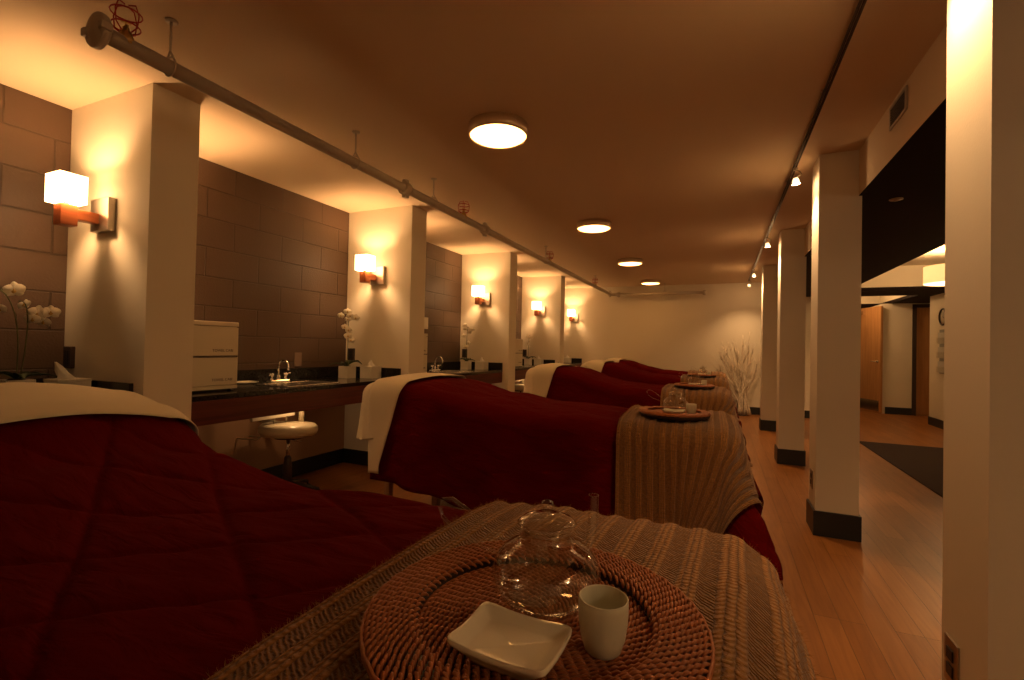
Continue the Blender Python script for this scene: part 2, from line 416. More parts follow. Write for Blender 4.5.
# doors of the corridor
d = empty('door_1', (3.30, 11.05, 0), 'closed oak door in a dark frame beside the pier', 'door', kind='structure')
fr = MB(); fr.box(-.04, .02, -.05, .04, 0, 2.04); fr.box(.80, .86, -.05, .04, 0, 2.04); fr.box(-.04, .86, -.05, .04, 2.0, 2.06)
fr.build('door_frame', M_outlet, d)
MB().box(.02, .80, -.01, .03, .01, 2.0, bev=.003).build('door_leaf', M_door, d)
d = empty('door_2', (2.50, 11.75, 0), 'oak door standing open with a closer and steel kick plate', 'door', kind='structure', rz=math.radians(-71))
MB().box(0, .86, -.022, .022, .01, 2.03, bev=.003).build('door_leaf', M_door, d)
MB().box(.03, .83, -.026, -.0225, .04, .24).build('kick_plate', M_steel, d)
hd = MB(); hd.tube([(.79, -.022, .98), (.79, -.07, .98), (.68, -.075, .98)], .010); hd.lathe([(.026, 0), (.026, .008)], 16, M=Matrix.Translation((.79, -.0225, .98)) @ Matrix.Rotation(PI / 2, 4, 'X'))
hd.tube([(.79, .022, .98), (.79, .07, .98), (.68, .075, .98)], .010)
hd.build('door_handle', M_steel, d)
cl = MB(); cl.box(.1, .36, -.075, -.022, 1.90, 1.97, bev=.006); cl.tube([(.3, -.06, 1.98), (.05, -.2, 1.99)], .008)
cl.build('door_closer', M_steel, d)
# air vent on the bulkhead
v = empty('air_vent', (.755, 2.745, 2.278), 'small painted louvred air vent high on the bulkhead', 'air vent')
fr = MB(); fr.box(-.008, -.0005, -.115, .115, -.055, -.042); fr.box(-.008, -.0005, -.115, .115, .042, .055)
fr.box(-.008, -.0005, -.115, -.10, -.042, .042); fr.box(-.008, -.0005, .10, .115, -.042, .042); fr.build('frame', M_vent, v)
for k in range(7):
    MB().box(-.007, -.001, -.10, .10, -.002, .002, M=Matrix.Translation((0, 0, -.036 + k * .012)) @ Matrix.Rotation(.5, 4, 'Y')).build('slat', M_outlet, v)

# ------------------------------------------------------------------ fixtures: ceiling discs
DX = -1.16
ord_ = ['nearest', 'second', 'third', 'farthest']
def disc(y, label):
    r = empty('ceiling_light', (DX, y, H), label, 'ceiling light', 'round flush lamps in a line on the ceiling')
    b = MB(); b.lathe([(.150, 0), (.168, 0), (.168, -.058), (.160, -.060), (.158, -.052), (.150, -.05)], 64, cap=False)
    b.build('metal_band', M_band, r)
    g = MB(); g.lathe([(.0, -.068), (.06, -.0675), (.11, -.065), (.145, -.060), (.1575, -.052), (.1575, -.04)], 64, cap=False)
    g.build('diffuser', M_disc, r)
    return r
for y, n in zip([2.375, 4.571, 6.629, 8.726], ord_):
    disc(y, 'round flush ceiling lamp with metal band, %s of the four in line' % n)

# ------------------------------------------------------------------ sconces
def sconce(y, label, x=-2.90):
    r = empty('wall_sconce', (x, y, 1.745), label, 'wall sconce', 'square shaded sconces on the pilasters')
    p = MB()
    p.box(-.055, .105, -.034, 0, -.085, .082, bev=.004)
    p.build('back_plate', M_nickel, r)
    a = MB(); a.box(-.022, .028, -.140, -.034, -.050, .002, bev=.003)
    a.box(-.030, .036, -.190, -.122, -.085, .016, bev=.003)
    a.build('wooden_arm', M_cherry, r)
    s = MB(); x0, x1, y0, y1, z0, z1, th = -.068, .066, -.208, -.100, .024, .158, .004
    s.box(x0, x1, y0, y0 + th, z0, z1); s.box(x0, x1, y1 - th, y1, z0, z1)
    s.box(x0, x0 + th, y0 + th, y1 - th, z0, z1); s.box(x1 - th, x1, y0 + th, y1 - th, z0, z1)
    s.build('shade', M_shade, r)
    k = MB(); k.tube([(0, -.155, .012), (0, -.155, .045)], .012); k.tube([(-.066, -.155, .04), (.064, -.155, .04)], .003)
    k.build('socket', M_nickel, r)
    lamp('sconce_bulb', 'POINT', (0, -.155, .095), P_SCONCE, WARM, r, .022)
    return r
sl = ['on the pilaster nearest the camera, by the large orchid', 'on the second pilaster, above the tissue box', 'on the third pilaster from the camera',
      'on the last pilaster before the end wall', 'on the end wall itself']
for y, l in zip(LY + [YF], sl):
    sconce(y, 'lit square-shaded sconce ' + l, -2.80 if y == YF else -2.90)
# the far side of each pilaster carries the same lamp; it lights the bay behind it
for y, l in zip(LY, ['nearest', 'second', 'third', 'last']):
    o = sconce(y + CW, 'sconce on the far side of the %s pilaster, lighting the bay behind it' % l, -2.95); o.rotation_euler = (0, 0, PI)

# ------------------------------------------------------------------ sprinkler pipe
PX, PZ = -1.965, 2.174
Y0_ = .885
def pipe_line():
    r = empty('sprinkler_pipe', (PX, Y0_, PZ), 'long painted sprinkler pipe hung below the ceiling over the bays', 'pipe')
    YE = 9.22
    p = MB()
    pts = [(0, 0, 0), (0, YE - Y0_ - .10, -.0)]
    for k in range(1, 7):
        a = k / 6 * PI / 2
        pts.append((.10 - .10 * math.cos(a), YE - Y0_ - .10 + .10 * math.sin(a), 0))
    pts.append((1.72, YE - Y0_, 0))
    p.tube(pts, .0285, 16); p.build('pipe_run', M_pipe, r)
    c = MB(); RM = Matrix.Rotation(-PI / 2, 4, 'X')
    c.lathe([(.0, -.020), (.030, -.020), (.036, -.014), (.058, -.012), (.061, -.006), (.060, .010), (.044, .016), (.032, .024)], 24, M=RM)
    c.box(-.066, -.040, -.022, .012, -.014, .014, bev=.004); c.box(.040, .066, -.022, .012, -.014, .014, bev=.004)
    c.build('end_cap', M_pipe, r)
    for (x, y, ax) in [(0, 2.61 - Y0_, 'Y'), (0, 3.79 - Y0_, 'Y'), (0, YE - Y0_ - .14, 'Y'), (.14, YE - Y0_, 'X'), (1.69, YE - Y0_, 'X')]:
        c = MB(); M = Matrix.Translation((x, y, 0)) @ (RM if ax == 'Y' else Matrix.Rotation(PI / 2, 4, 'Y'))
        c.lathe([(.031, -.028), (.044, -.026), (.046, 0), (.044, .026), (.031, .028)], 20, M=M)
        c.box(-.016, .016, .040, .062, -.02, .02, bev=.004, M=M); c.box(-.016, .016, -.062, -.040, -.02, .02, bev=.004, M=M)
        c.build('coupling', M_pipe, r)
    for (x, y) in [(0, 1.115 - Y0_), (0, 2.13 - Y0_), (0, 2.95 - Y0_), (0, 5.42 - Y0_), (0, 7.9 - Y0_), (1.0, YE - Y0_)]:
        hgr = MB()
        hgr.tube([(x, y, .062), (x, y, H - PZ)], .0045, 8)
        ring = [(x + .034 * math.sin(a), y, .0 + .036 * math.cos(a) + .004) for a in [2 * PI * k / 20 for k in range(20)]]
        hgr.tube(ring, .004, 6, closed=True)
        hgr.tube([(x - .020, y, .034), (x, y, .066), (x + .020, y, .034)], .0045, 6)
        hgr.lathe([(.022, H - PZ - .006), (.022, H - PZ)], 12, c=(x, y, 0))
        hgr.build('pipe_hanger', M_pipe, r)
    for y in (.965 - Y0_, 3.40 - Y0_, 5.56 - Y0_, 7.9 - Y0_):
        sp = MB(); sp.lathe([(.030, .0), (.024, .030), (.019, .040), (.019, .046), (.011, .05), (.010, .062), (.004, .064), (.004, .078), (.016, .079), (.016, .081)], 14, c=(0, y, 0))
        sp.tube([(-.010, y, .050), (-.013, y, .066), (0, y, .078)], .002, 6); sp.tube([(.010, y, .050), (.013, y, .066), (0, y, .078)], .002, 6)
        so = sp.build('sprinkler_head', [M_brass], r)
        cg = MB()
        for k in range(4):
            a = k * PI / 2 + .4
            ca, sa = math.cos(a), math.sin(a)
            cg.tube([(ca * .014, y + sa * .014, .042), (ca * .032, y + sa * .032, .050), (ca * .036, y + sa * .036, .072), (ca * .026, y + sa * .026, .090), (ca * .006, y + sa * .006, .091)], .0016, 5)
        for z, q in ((.052, .033), (.076, .036)):
            cg.tube([(q * math.cos(b_), y + q * math.sin(b_), z) for b_ in [2 * PI * k / 16 for k in range(16)]], .0016, 5, closed=True)
        c0 = Vector((0, y, .040)); cg.v = [tuple(c0 + Vector(((q[0] - c0.x) * 1.3, (q[1] - c0.y) * 1.3, (q[2] - c0.z) * 2.0))) for q in cg.v]; cg.build('wire_cage', M_red, so)
    return r
pipe_line()

# ------------------------------------------------------------------ track lights
tk = empty('light_track', (.424, 0, H), 'thin dark track rail running the length of the ceiling', 'light track')
MB().tube([(0, .4, -.028), (0, 9.0, -.028)], .006, 8).tube([(.013, .4, -.028), (.013, 9.0, -.028)], .006, 8).build('rail', M_outlet, tk)
for y in (1.2, 2.6, 3.9, 5.0, 6.2, 7.4, 8.6):
    MB().tube([(.01, y, 0), (.01, y, -.028)], .005, 8).lathe([(.018, -.006), (.018, 0)], 12, c=(.01, y, 0)).build('standoff', M_nickel, tk)
def spot(y, label, aim, k=1.0):
    r = empty('track_spotlight', (.434, y, H - .034), label, 'spotlight', 'small glass spotlights on the ceiling track')
    s = MB(); s.lathe([(.014, 0), (.014, -.014)], 14); s.tube([(0, 0, -.014), (.022, 0, -.022), (.034, 0, -.040), (.022, 0, -.054), (.0, 0, -.058)], .003, 6)
    s.build('stem', M_nickel, r)
    av = Vector(aim).normalized(); q = av.to_track_quat('-Z', 'Y').to_matrix().to_4x4()
    M = Matrix.Translation((0, 0, -.060)) @ q
    h = MB(); h.lathe([(.0, .012), (.010, .010), (.013, -.010)], 16, M=M, cap=False); h.build('lamp_socket', M_nickel, r)
    g = MB(); g.lathe([(.013, -.006), (.019, -.020), (.023, -.044), (.025, -.046)], 20, M=M, cap=False); g.build('glass_shade', M_spotglass, r)
    b = MB(); b.lathe([(.0, -.012), (.010, -.016), (.013, -.026), (.010, -.034), (0, -.037)], 14, M=M, cap=False); b.build('bulb', M_bulb, r)
    p = Vector((0, 0, -.060)) + av * .062
    lamp('spot_beam', 'SPOT', p, P_SPOT * k, WARM, r, .012, aim, math.radians(105), .9)
    lamp('spot_glow', 'POINT', Vector((0, 0, -.060)) - av * .0 + Vector((0, 0, -.05)), P_SPOT * .05, WARM, r, .012)
    return r
spot(1.48, 'track spotlight over the nearest column, above the frame', (.16, .02, -1))
spot(3.54, 'glass track spotlight nearest the camera, beside the outlet column', (.10, .05, -1), .75)
spot(5.57, 'glass track spotlight beside the top of the third column', (.12, .05, -1))
spot(7.72, 'glass track spotlight third along the rail', (.12, .05, -1))
spot(8.88, 'glass track spotlight last on the rail, by the end wall', (-.06, .16, -1), .6)

# ------------------------------------------------------------------ counters and what stands on them
CT = .815
XC = -2.60
bayn = ['in the nearest bay behind the first bed', 'in the bay with the visible sink and stool', 'in the third bay behind the second bed', 'in the fourth bay', 'in the last bay by the end wall']
for i, (y0, y1) in enumerate(BAYS):
    c = empty('counter', (XW + .001, y0, 0), 'dark stone counter with mahogany apron ' + bayn[i], 'counter', 'bay counters between the pilasters')
    L = y1 - y0; D = XC - XW
    if i == 0: y0c = 0.0
    MB().box(.0, D, .0, L, CT - .03, CT, bev=.003).build('worktop', M_counter, c)
    MB().box(D - .030, D - .004, 0, L, CT - .165, CT - .031).build('apron', M_apron, c)
    sp = MB().box(0, .02, 0, L, CT, CT + .09, bev=.002); sp.box(.02, D + .0, L - .018, L, CT, CT + .09, bev=.002)
    sp.build('backsplash', M_counter, c)

    pk = MB().lathe([(0, 0), (.03, 0), (.03, -.012), (0, -.012)], 16, c=(D - .12, L - 1.0 if i else L - .4, CT - .031), cap=False).build('puck_light', M_nickel, c)
    lamp('puck_beam', 'POINT', (D - .12, L - 1.0 if i else L - .4, CT - .075), 2.2, WARM, c, .02)
yref = LY + [YF]      # bay contents are placed from the far end of each bay
def blob_leaf(mb, base, ang, L, W, rise, mi=0):
    d = Vector((math.cos(ang), math.sin(ang), 0)); s = Vector((-d.y, d.x, 0))
    vs = []; fs = []; n = 10
    for i in range(n + 1):
        t = i / n; wd = W * math.sin(PI * (t * .92 + .06)) ** .7
        p = Vector(base) + d * (L * t) + Vector((0, 0, rise * math.sin(t * PI * .75) - .02 * t))
        vs += [p - s * wd + Vector((0, 0, wd * .35)), p, p + s * wd + Vector((0, 0, wd * .35)), p - Vector((0, 0, .003))]
    for i in range(n):
        a = i * 4; b = a + 4
        fs += [(a, a + 1, b + 1, b), (a + 1, a + 2, b + 2, b + 1), (a, b, b + 3, a + 3), (a + 2, a + 3, b + 3, b + 2)]
    mb.add(vs, fs, mi, True)
def petal(mb, c, N, U, L, W, mi=0):
    V_ = N.cross(U); vs = [c]; n = 9
    for i in range(n + 1):
        t = -1 + 2 * i / n
        vs.append(c + U * (L * (1 - .55 * t * t) * .62 + L * .38 * (1 - abs(t))) + V_ * (W * math.sin(t * PI / 2)) - N * (.12 * L * abs(t)) + N * L * .06)
    vs2 = [p - N * .0012 for p in vs]; k = len(vs)
    fs = [(0, i, i + 1) for i in range(1, n + 1)] + [(k, k + i + 1, k + i) for i in range(1, n + 1)] + [(i, k + i, k + i + 1, i + 1) for i in range(1, n + 1)]
    mb.add(vs + vs2, fs, mi, True)
def flower(N, c, s, seed):
    mb = MB(); rnd = random.Random(seed)
    N = N.normalized(); U = (Vector((0, 0, 1)) - N * N.z).normalized()
    rot0 = rnd.uniform(-.2, .2)
    for k, (a, L, W) in enumerate([(0, 1, .42), (2 * PI / 3 + .1, .95, .40), (-2 * PI / 3 - .1, .95, .40), (PI / 2.3, 1.05, .62), (-PI / 2.3, 1.05, .62)]):
        Ua = Matrix.Rotation(a + rot0, 3, N) @ U
        petal(mb, c + N * (.001 if k < 3 else .003), N, Ua, L * s, W * s)
    petal(mb, c + N * .006, N, Matrix.Rotation(PI + rot0, 3, N) @ U, .42 * s, .22 * s, 1)
    mb.lathe([(0, -.003), (.004, -.001), (.003, .004), (0, .007)], 8, c=tuple(c + N * .004), mi=1)
    return mb
def orchid(loc, label, sprays, s=1.0, seed=1, rz=0):
    r = empty('potted_orchid', loc, label, 'potted orchid', 'white orchids standing on the counters')
    hw, hh = .052 * s, .105 * s
    p = MB(); th = .006
    p.box(-hw, hw, -hw, -hw + th, 0, hh, bev=.0015); p.box(-hw, hw, hw - th, hw, 0, hh, bev=.0015)
    p.box(-hw, -hw + th, -hw + th, hw - th, 0, hh, bev=.0015); p.box(hw - th, hw, -hw + th, hw - th, 0, hh, bev=.0015); p.box(-hw + th, hw - th, -hw + th, hw - th, 0, .01)
    p.build('pot', M_pot, r)
    q = MB(); q.lathe([(hw * .92, hh * .6), (hw * .9, hh * .88), (hw * .5, hh * 1.02), (0, hh * 1.06)], 12); q.build('moss', M_soil, r)
    rnd = random.Random(seed)
    for k in range(5):
        l = MB(); blob_leaf(l, (0, 0, hh), rz + k * 2 * PI / 5 + rnd.uniform(-.3, .3), rnd.uniform(.11, .17) * s, .021 * s, rnd.uniform(.03, .06) * s); l.build('leaf', M_leaf, r)
    for (pts, fl) in sprays:
        st = MB(); st.tube(pts, .0028, 6); st.build('stem', M_stem, r)
        for k, (px, py, pz, sz, nx, ny, nz) in enumerate(fl):
            f = flower(Vector((nx, ny, nz)), Vector((px, py, pz)), sz, seed * 17 + k)
            f.build('flower', [M_petal, M_lip], r)
    return r
def arc(p0, p1, p2, n=12):
    return [tuple(Vector(p0) * (1 - t) ** 2 + Vector(p1) * 2 * t * (1 - t) + Vector(p2) * t * t) for t in [i / n for i in range(n + 1)]]
# large orchid of the nearest bay: flowers lean back towards the left of the frame
big = [(arc((0, .0, .10), (.02, .02, .56), (-.02, -.12, .535)), [(.0, 0.069, 0.415, 0.045, .6, -.8, .1), (-.01, 0.025, 0.455, 0.032, .3, -.8, .4), (.03, 0.106, 0.425, 0.037, .9, -.5, .2),
        (.0, -0.015, 0.520, 0.043, .7, -.7, .2), (.01, 0.088, 0.380, 0.032, .5, -.6, -.3)]),
       (arc((.01, .01, .10), (.03, .05, .50), (0, .0, .47)), [(0, -0.094, 0.465, 0.034, .6, -.7, -.2), (.0, -0.125, 0.510, 0.039, .7, -.7, .2), (.02, 0.044, 0.390, 0.031, .8, -.6, -.3), (.0, -0.062, 0.430, 0.029, .6, -.6, -.4)])]
def spray(h, lean, seed, n=7, s=.03):
    rnd = random.Random(seed); fl = []
    P = arc((0, 0, .10), (0, 0, h + .05), (lean, -lean * 1.2, h))
    for k in range(n):
        t = .30 + .70 * k / (n - 1); p = P[int(t * 12)]
        fl.append((p[0] + rnd.uniform(-.05, .05), p[1] + rnd.uniform(-.05, .05), p[2] + rnd.uniform(-.03, .03), s * rnd.uniform(.85, 1.1), .7, -.7, rnd.uniform(-.2, .3)))
    return (P, fl)
orchid((-3.00, yref[0] - .275, CT), 'large white orchid in a white pot behind the first bed', big, 1.0, 3)
orchid((-3.00, yref[1] - .235, CT), 'white orchid in a white cube pot beside the visible sink', [spray(.55, .05, 5, 9, .033)], 1.0, 5)
orchid((-3.00, yref[2] - .26, CT), 'white orchid in the third bay, past the second faucet', [spray(.54, .07, 9, 9, .033)], 1.0, 9)
orchid((-2.98, yref[3] - .30, CT), 'small white orchid in the fourth bay behind the third bed', [spray(.50, .05, 12, 8, .033)], 1.0, 12)

def tissue(loc, label, rz=0, low=False, sharp=0):
    r = empty('tissue_box', loc, label, 'tissue box', 'white tissue boxes at the end of each counter', rz)
    a, h = (.065, .105)
    bx = (.095 if low else a)
    if low: h = .105
    MB().box(-a, a, -bx, bx, 0, h - .012, bev=.002).build('box', M_card, r)
    MB().box(-a - .002, a + .002, -bx - .002, bx + .002, h - .012, h, bev=.002).build('lid', M_card, r)
    t = MB(); rnd = random.Random(int(loc[1] * 100)); n = 14; vs = []; fs = []
    for j in range(5):
        q = j / 4
        for k in range(n):
            aa = 2 * PI * k / n
            rr = (.030 * (1 - q) + .004) * (1 + .35 * math.sin(3 * aa + j)) * (1.1 if k % 2 else .75)
            vs.append((rr * .7 * math.cos(aa), rr * math.sin(aa) - sharp * q, h + .055 * q * (1 + (.5 if sharp else 0))))
    for j in range(4):
        for k in range(n):
            fs.append((j * n + k, j * n + (k + 1) % n, (j + 1) * n + (k + 1) % n, (j + 1) * n + k))
    t.add(vs, fs, 0, True); t.build('tissue', M_tissue, r)
    return r
tissue((-2.90, yref[0] - .125, CT), 'wide white tissue box with pointed tissue beside the large orchid', 0, False, .05)
tissue((-2.85, yref[1] - .105, CT), 'white cube tissue box under the second sconce')
tissue((-2.84, yref[2] - .13, CT), 'white cube tissue box at the end of the third counter')
tissue((-2.84, yref[3] - .16, CT), 'white cube tissue box at the end of the fourth counter')
tissue((-2.86, yref[4] - .15, CT), 'white cube tissue box against the end wall')
for i, y in enumerate(yref[:4]):
    o = empty('wall_outlet', (-3.165, y, 1.015), 'dark outlet box above the counter on the ' + ['first', 'second', 'third', 'fourth'][i] + ' pilaster', 'outlet', 'dark outlets beside the counters')
    MB().box(-.036, .036, -.022, 0, -.058, .058, bev=.003).build('box', M_outlet, o)
    MB().box(-.017, .017, -.025, -.022, -.036, .036, bev=.001).build('socket', M_black, o)

def warmer(y, label):
    r = empty('towel_warmer', (-2.75, y, CT), label, 'towel warmer', 'white towel warmers on the counters')
    Wd, Dp, Ht = .45, .30, .42
    b = MB(); b.box(-Dp, -.016, -Wd, 0, .022, Ht, bev=.006); b.box(-Dp, .0, -Wd, 0, Ht - .028, Ht, bev=.004); b.box(-Dp, 0, -Wd, 0, .012, .034, bev=.003)
    b.build('cabinet', M_white, r)
    for (z0, z1) in ((.038, .208), (.214, Ht - .032)):
        dr = MB().box(-.016, .0, -Wd + .002, -.002, z0, z1, bev=.003).build('door', M_white, r)
        MB().box(-.010, .004, -Wd + .01, -.01, z0 - .004 if z0 > .1 else z1 - .004, (z0 if z0 > .1 else z1)).build('handle', M_outlet, dr)
        cu = bpy.data.curves.new('door_lettering', 'FONT'); cu.body = 'TOWEL CABI'; cu.size = .022; cu.align_x = 'RIGHT'; cu.extrude = .0003
        cu.materials.append(M_text)
        tf = bpy.data.objects.new('lettering_font', cu); COL.objects.link(tf); bpy.context.view_layer.update()
        tm = bpy.data.meshes.new_from_object(tf.evaluated_get(bpy.context.evaluated_depsgraph_get())); bpy.data.objects.remove(tf)
        to = bpy.data.objects.new('door_lettering', tm); COL.objects.link(to); to.parent = dr
        to.rotation_euler = (PI / 2, 0, PI / 2); to.location = (.0008, -.035, z0 + .025)
    for x in (-Dp + .03, -.03):
        for yy in (-Wd + .03, -.03): MB().lathe([(.012, 0), (.012, .014)], 12, c=(x, yy, 0)).build('foot', M_black, r)
    return r
warmer(2.005, 'white two-door towel warmer beside the visible sink')
warmer(4.085, 'white towel warmer partly hidden by the second pilaster')
warmer(6.64, 'white towel warmer in the fourth bay')

def sink(y, i):
    r = empty('sink', (-2.83, y, CT), 'stainless drop-in sink ' + ['in the near visible counter, above the stool', 'in the third bay', 'in the fourth bay'][i], 'sink', 'steel sinks set in the counters')
    b = MB(); X, Y = .17, .24; xi, yi = .135, .205
    b.box(-X, X, -Y, -yi, 0, .006, bev=.002); b.box(-X, X, yi, Y, 0, .006, bev=.002); b.box(-X, -xi + .02, -yi, yi, 0, .006, bev=.002); b.box(xi, X, -yi, yi, 0, .006, bev=.002)
    b.build('rim', M_steel, r)
    bw = MB(); bw.box(-xi + .02, xi, -yi, yi, .0008, .0014); bw.lathe([(.018, .0012), (.018, .003), (.010, .0035)], 16)
    bw.build('bowl', M_steel, r)
    # plumbing below
    pl = MB()
    pl.tube([(.02, .02, -.03), (.02, .02, -.30)], .020, 12); pl.lathe([(.034, -.06), (.034, -.035)], 14, c=(.02, .02, 0))
    pl.tube([(.02, .02, -.30), (.02, .02, -.36), (-.03, .02, -.40), (-.09, .02, -.38), (-.12, .02, -.33), (-.20, .02, -.31), (-.38, .02, -.31)], .018, 12)
    pl.build('drain', M_white, r)
    for dy in (-.17, -.07):
        MB().tube([(-.03, dy, -.03), (-.03, dy, -.30), (-.2, dy, -.40), (-.40, dy, -.41)], .006, 8).build('supply_tube', M_white, r)
    MB().box(.0, .02, -.38, -.04, -.225, -.195, bev=.003).build('rail', M_white, r)
    return r
def faucet(y, i):
    r = empty('faucet', (-3.04, y, CT), 'chrome gooseneck faucet with two handles ' + ['beside the first towel warmer', 'in the third bay', 'in the fourth bay'][i], 'faucet', 'chrome faucets at the counters')
    b = MB(); b.box(-.026, .026, -.085, .085, 0, .022, bev=.008); b.build('base', M_chrome, r)
    s = MB(); pts = [(0, 0, .02), (0, 0, .12)]
    for k in range(1, 11):
        a = PI * k / 10; pts.append((.050 - .050 * math.cos(a), 0, .12 + .050 * math.sin(a)))
    pts.append((.100, 0, .095)); s.tube(pts, .0085, 10); s.lathe([(.018, .02), (.014, .05), (.010, .056)], 14); s.build('spout', M_chrome, r)
    for dy in (-.062, .062):
        h = MB(); h.lathe([(.016, .02), (.012, .045), (.018, .052), (.019, .066), (.010, .072), (0, .073)], 14, c=(0, dy, 0)); h.tube([(0, dy, .062), (.035, dy * 1.3, .070)], .005, 8); h.build('handle', M_chrome, r)
    return r
def stool(x, y, i):
    r = empty('stool', (x, y, 0), 'round cream stool under the counter ' + ['below the visible sink', 'in the third bay', 'in the fourth bay'][i], 'stool', 'cream gas-lift stools under the counters')
    M = Matrix.Translation((0, 0, .50)) @ Matrix.Rotation(-.05, 4, 'X')
    s = MB(); s.lathe([(0, -.048), (.12, -.048), (.165, -.042), (.190, -.022), (.196, .0), (.192, .022), (.175, .038), (.10, .044), (0, .046)], 40, M=M); s.build('seat', M_vinyl, r)
    MB().lathe([(.0, -.062), (.09, -.062), (.09, -.048)], 20, M=M, cap=False).build('mounting_plate', M_outlet, r)
    MB().tube([(0, 0, .28), (0, 0, .445)], .014, 12).build('gas_lift', M_chrome, r)
    MB().lathe([(.030, .10), (.030, .22), (.024, .30), (.018, .31)], 16).build('column_cover', M_outlet, r)
    MB().tube([(.02, .02, .42), (.03, .05, .41), (.03, .09, .40)], .005, 8).build('lever', M_chrome, r)
    for k in range(5):
        a = 2 * PI * k / 5 + .5; l = MB()
        l.tube([(0, 0, .12), (.12 * math.cos(a), .12 * math.sin(a), .10), (.22 * math.cos(a), .22 * math.sin(a), .075)], [.022, .017, .013], 8)
        lo = l.build('leg', M_outlet, r)
        c = MB(); c.lathe([(.0, -.012), (.024, -.012), (.027, -.006), (.027, .006), (.024, .012), (0, .012)], 14, M=Matrix.Translation((.23 * math.cos(a), .23 * math.sin(a), .027)) @ Matrix.Rotation(a, 4, 'Z') @ Matrix.Rotation(PI / 2, 4, 'X'))
        c.tube([(.225 * math.cos(a), .225 * math.sin(a), .075), (.23 * math.cos(a), .23 * math.sin(a), .03)], .006, 6)
        c.build('caster', M_black, lo)
    return r
for i in range(3):
    dy = [0, 2.13, 4.27][i]
    sink(2.54 + dy, i); faucet(2.545 + dy, i); stool(-2.80, 2.44 + dy, i)
    o = MB().lathe([(0, 0), (.075, .0), (.095, .010), (.098, .014), (.090, .013), (.07, .005), (0, .004)], 28).build('soap_dish', M_ceramic, None, (-3.13, 2.33 + dy, CT))
    tag(o, 'shallow white dish on the counter behind the sink ' + ['by the first towel warmer', 'in the third bay', 'in the fourth bay'][i], 'dish', 'white dishes behind the sinks')
wp = empty('wall_outlet', (XW, 2.90, .975), 'block-coloured outlet plate on the block wall above the sink', 'outlet')
MB().box(0, .006, -.036, .036, -.058, .058, bev=.002).build('cover_plate', mat('taupe_plate', (.23, .15, .10), .5), wp)
wp = empty('wall_outlet', (XW, 4.75, 1.38), 'pale cover plate on the block wall of the third bay', 'outlet')
MB().box(0, .006, -.06, .06, -.07, .07, bev=.002).build('cover_plate', M_pot, wp)

# ------------------------------------------------------------------ beds
X0, X1 = -2.13, .090          # head and foot of every bed
HWD = .40                     # half width
def lerp_tab(x, tab):
    for (a, fa), (b, fb) in zip(tab, tab[1:]):
        if x <= b:
            t = max(0, min(1, (x - a) / (b - a))); t = t * t * (3 - 2 * t); return fa + (fb - fa) * t
    return tab[-1][1]
SH = [0.]
def top_height(x, hump):
    x = x - SH[0] * max(0, min(1, (-.6 - x) / .6)); hx_ = .03 * (SH[0] > 0) * max(0, min(1, (-1.2 - x) / .4))
    if hump > 1.1:
        return lerp_tab(x, [(-2.13, .870), (-1.95, .890), (-1.75, .855), (-1.45, .750), (-1.15, .708), (-.6, .722), (-.3, .742), (.1, .742)])
    return hx_ + lerp_tab(x, [(-2.13, .845), (-1.95, .872), (-1.72, .860), (-1.30, .785), (-.95, .746), (-.3, .722), (.1, .722)]) + (hump - 1) * .05 * max(0, min(1, (-1.2 - x) / .4))
def drape(u, v, r, off, hump, flare, ph, corner=.30, xa=X0, xb=X1, wav=1.0):
    # u along the bed, v across it: cloth coordinates in metres, measured on the flat cloth
    cx = max(xa + r, min(xb - r, u)); cy = max(-HWD + r, min(HWD - r, v))
    dx, dy = u - cx, v - cy
    s = math.hypot(dx, dy)
    zt = top_height(cx, hump)
    if s < 1e-6:
        crown = (.022 + (.045 * max(0, min(1, (-1.1 - cx) / .6)) if hump > 1.1 else 0)) * (1 - (cy / HWD) ** 2)
        return Vector((u, v, zt + off + crown)), Vector((0, 0, 1))
    crown = (.022 + (.045 * max(0, min(1, (-1.1 - cx) / .6)) if hump > 1.1 else 0)) * (1 - (cy / HWD) ** 2)
    n = Vector((dx / s, dy / s, 0))
    R = r
    if s < R * PI / 2:
        a = s / R
        p = Vector((cx, cy, 0)) + n * (R * math.sin(a)); z = zt + crown - R * (1 - math.cos(a))
    else:
        h = s - R * PI / 2
        cn = abs(2 * n.x * n.y)
        tilt = flare + corner * cn ** 1.5 * min(1, h / .3) + .16 * max(0, n.x)
        per = cx + cy + math.atan2(n.y, n.x) * .22
        fold = wav * (1 - .85 * max(0, n.x)) * (.030 * math.sin(per * 11 + ph) + .016 * math.sin(per * 23 + ph * 2.3)) * min(1, h / .45) ** 1.3
        p = Vector((cx, cy, 0)) + n * (R + h * math.sin(tilt) + fold)
        z = zt + crown - R - h * math.cos(tilt); a = PI / 2
    N = Vector((n.x * math.sin(a), n.y * math.sin(a), math.cos(a)))
    return Vector((p.x, p.y, z)) + N * off, N
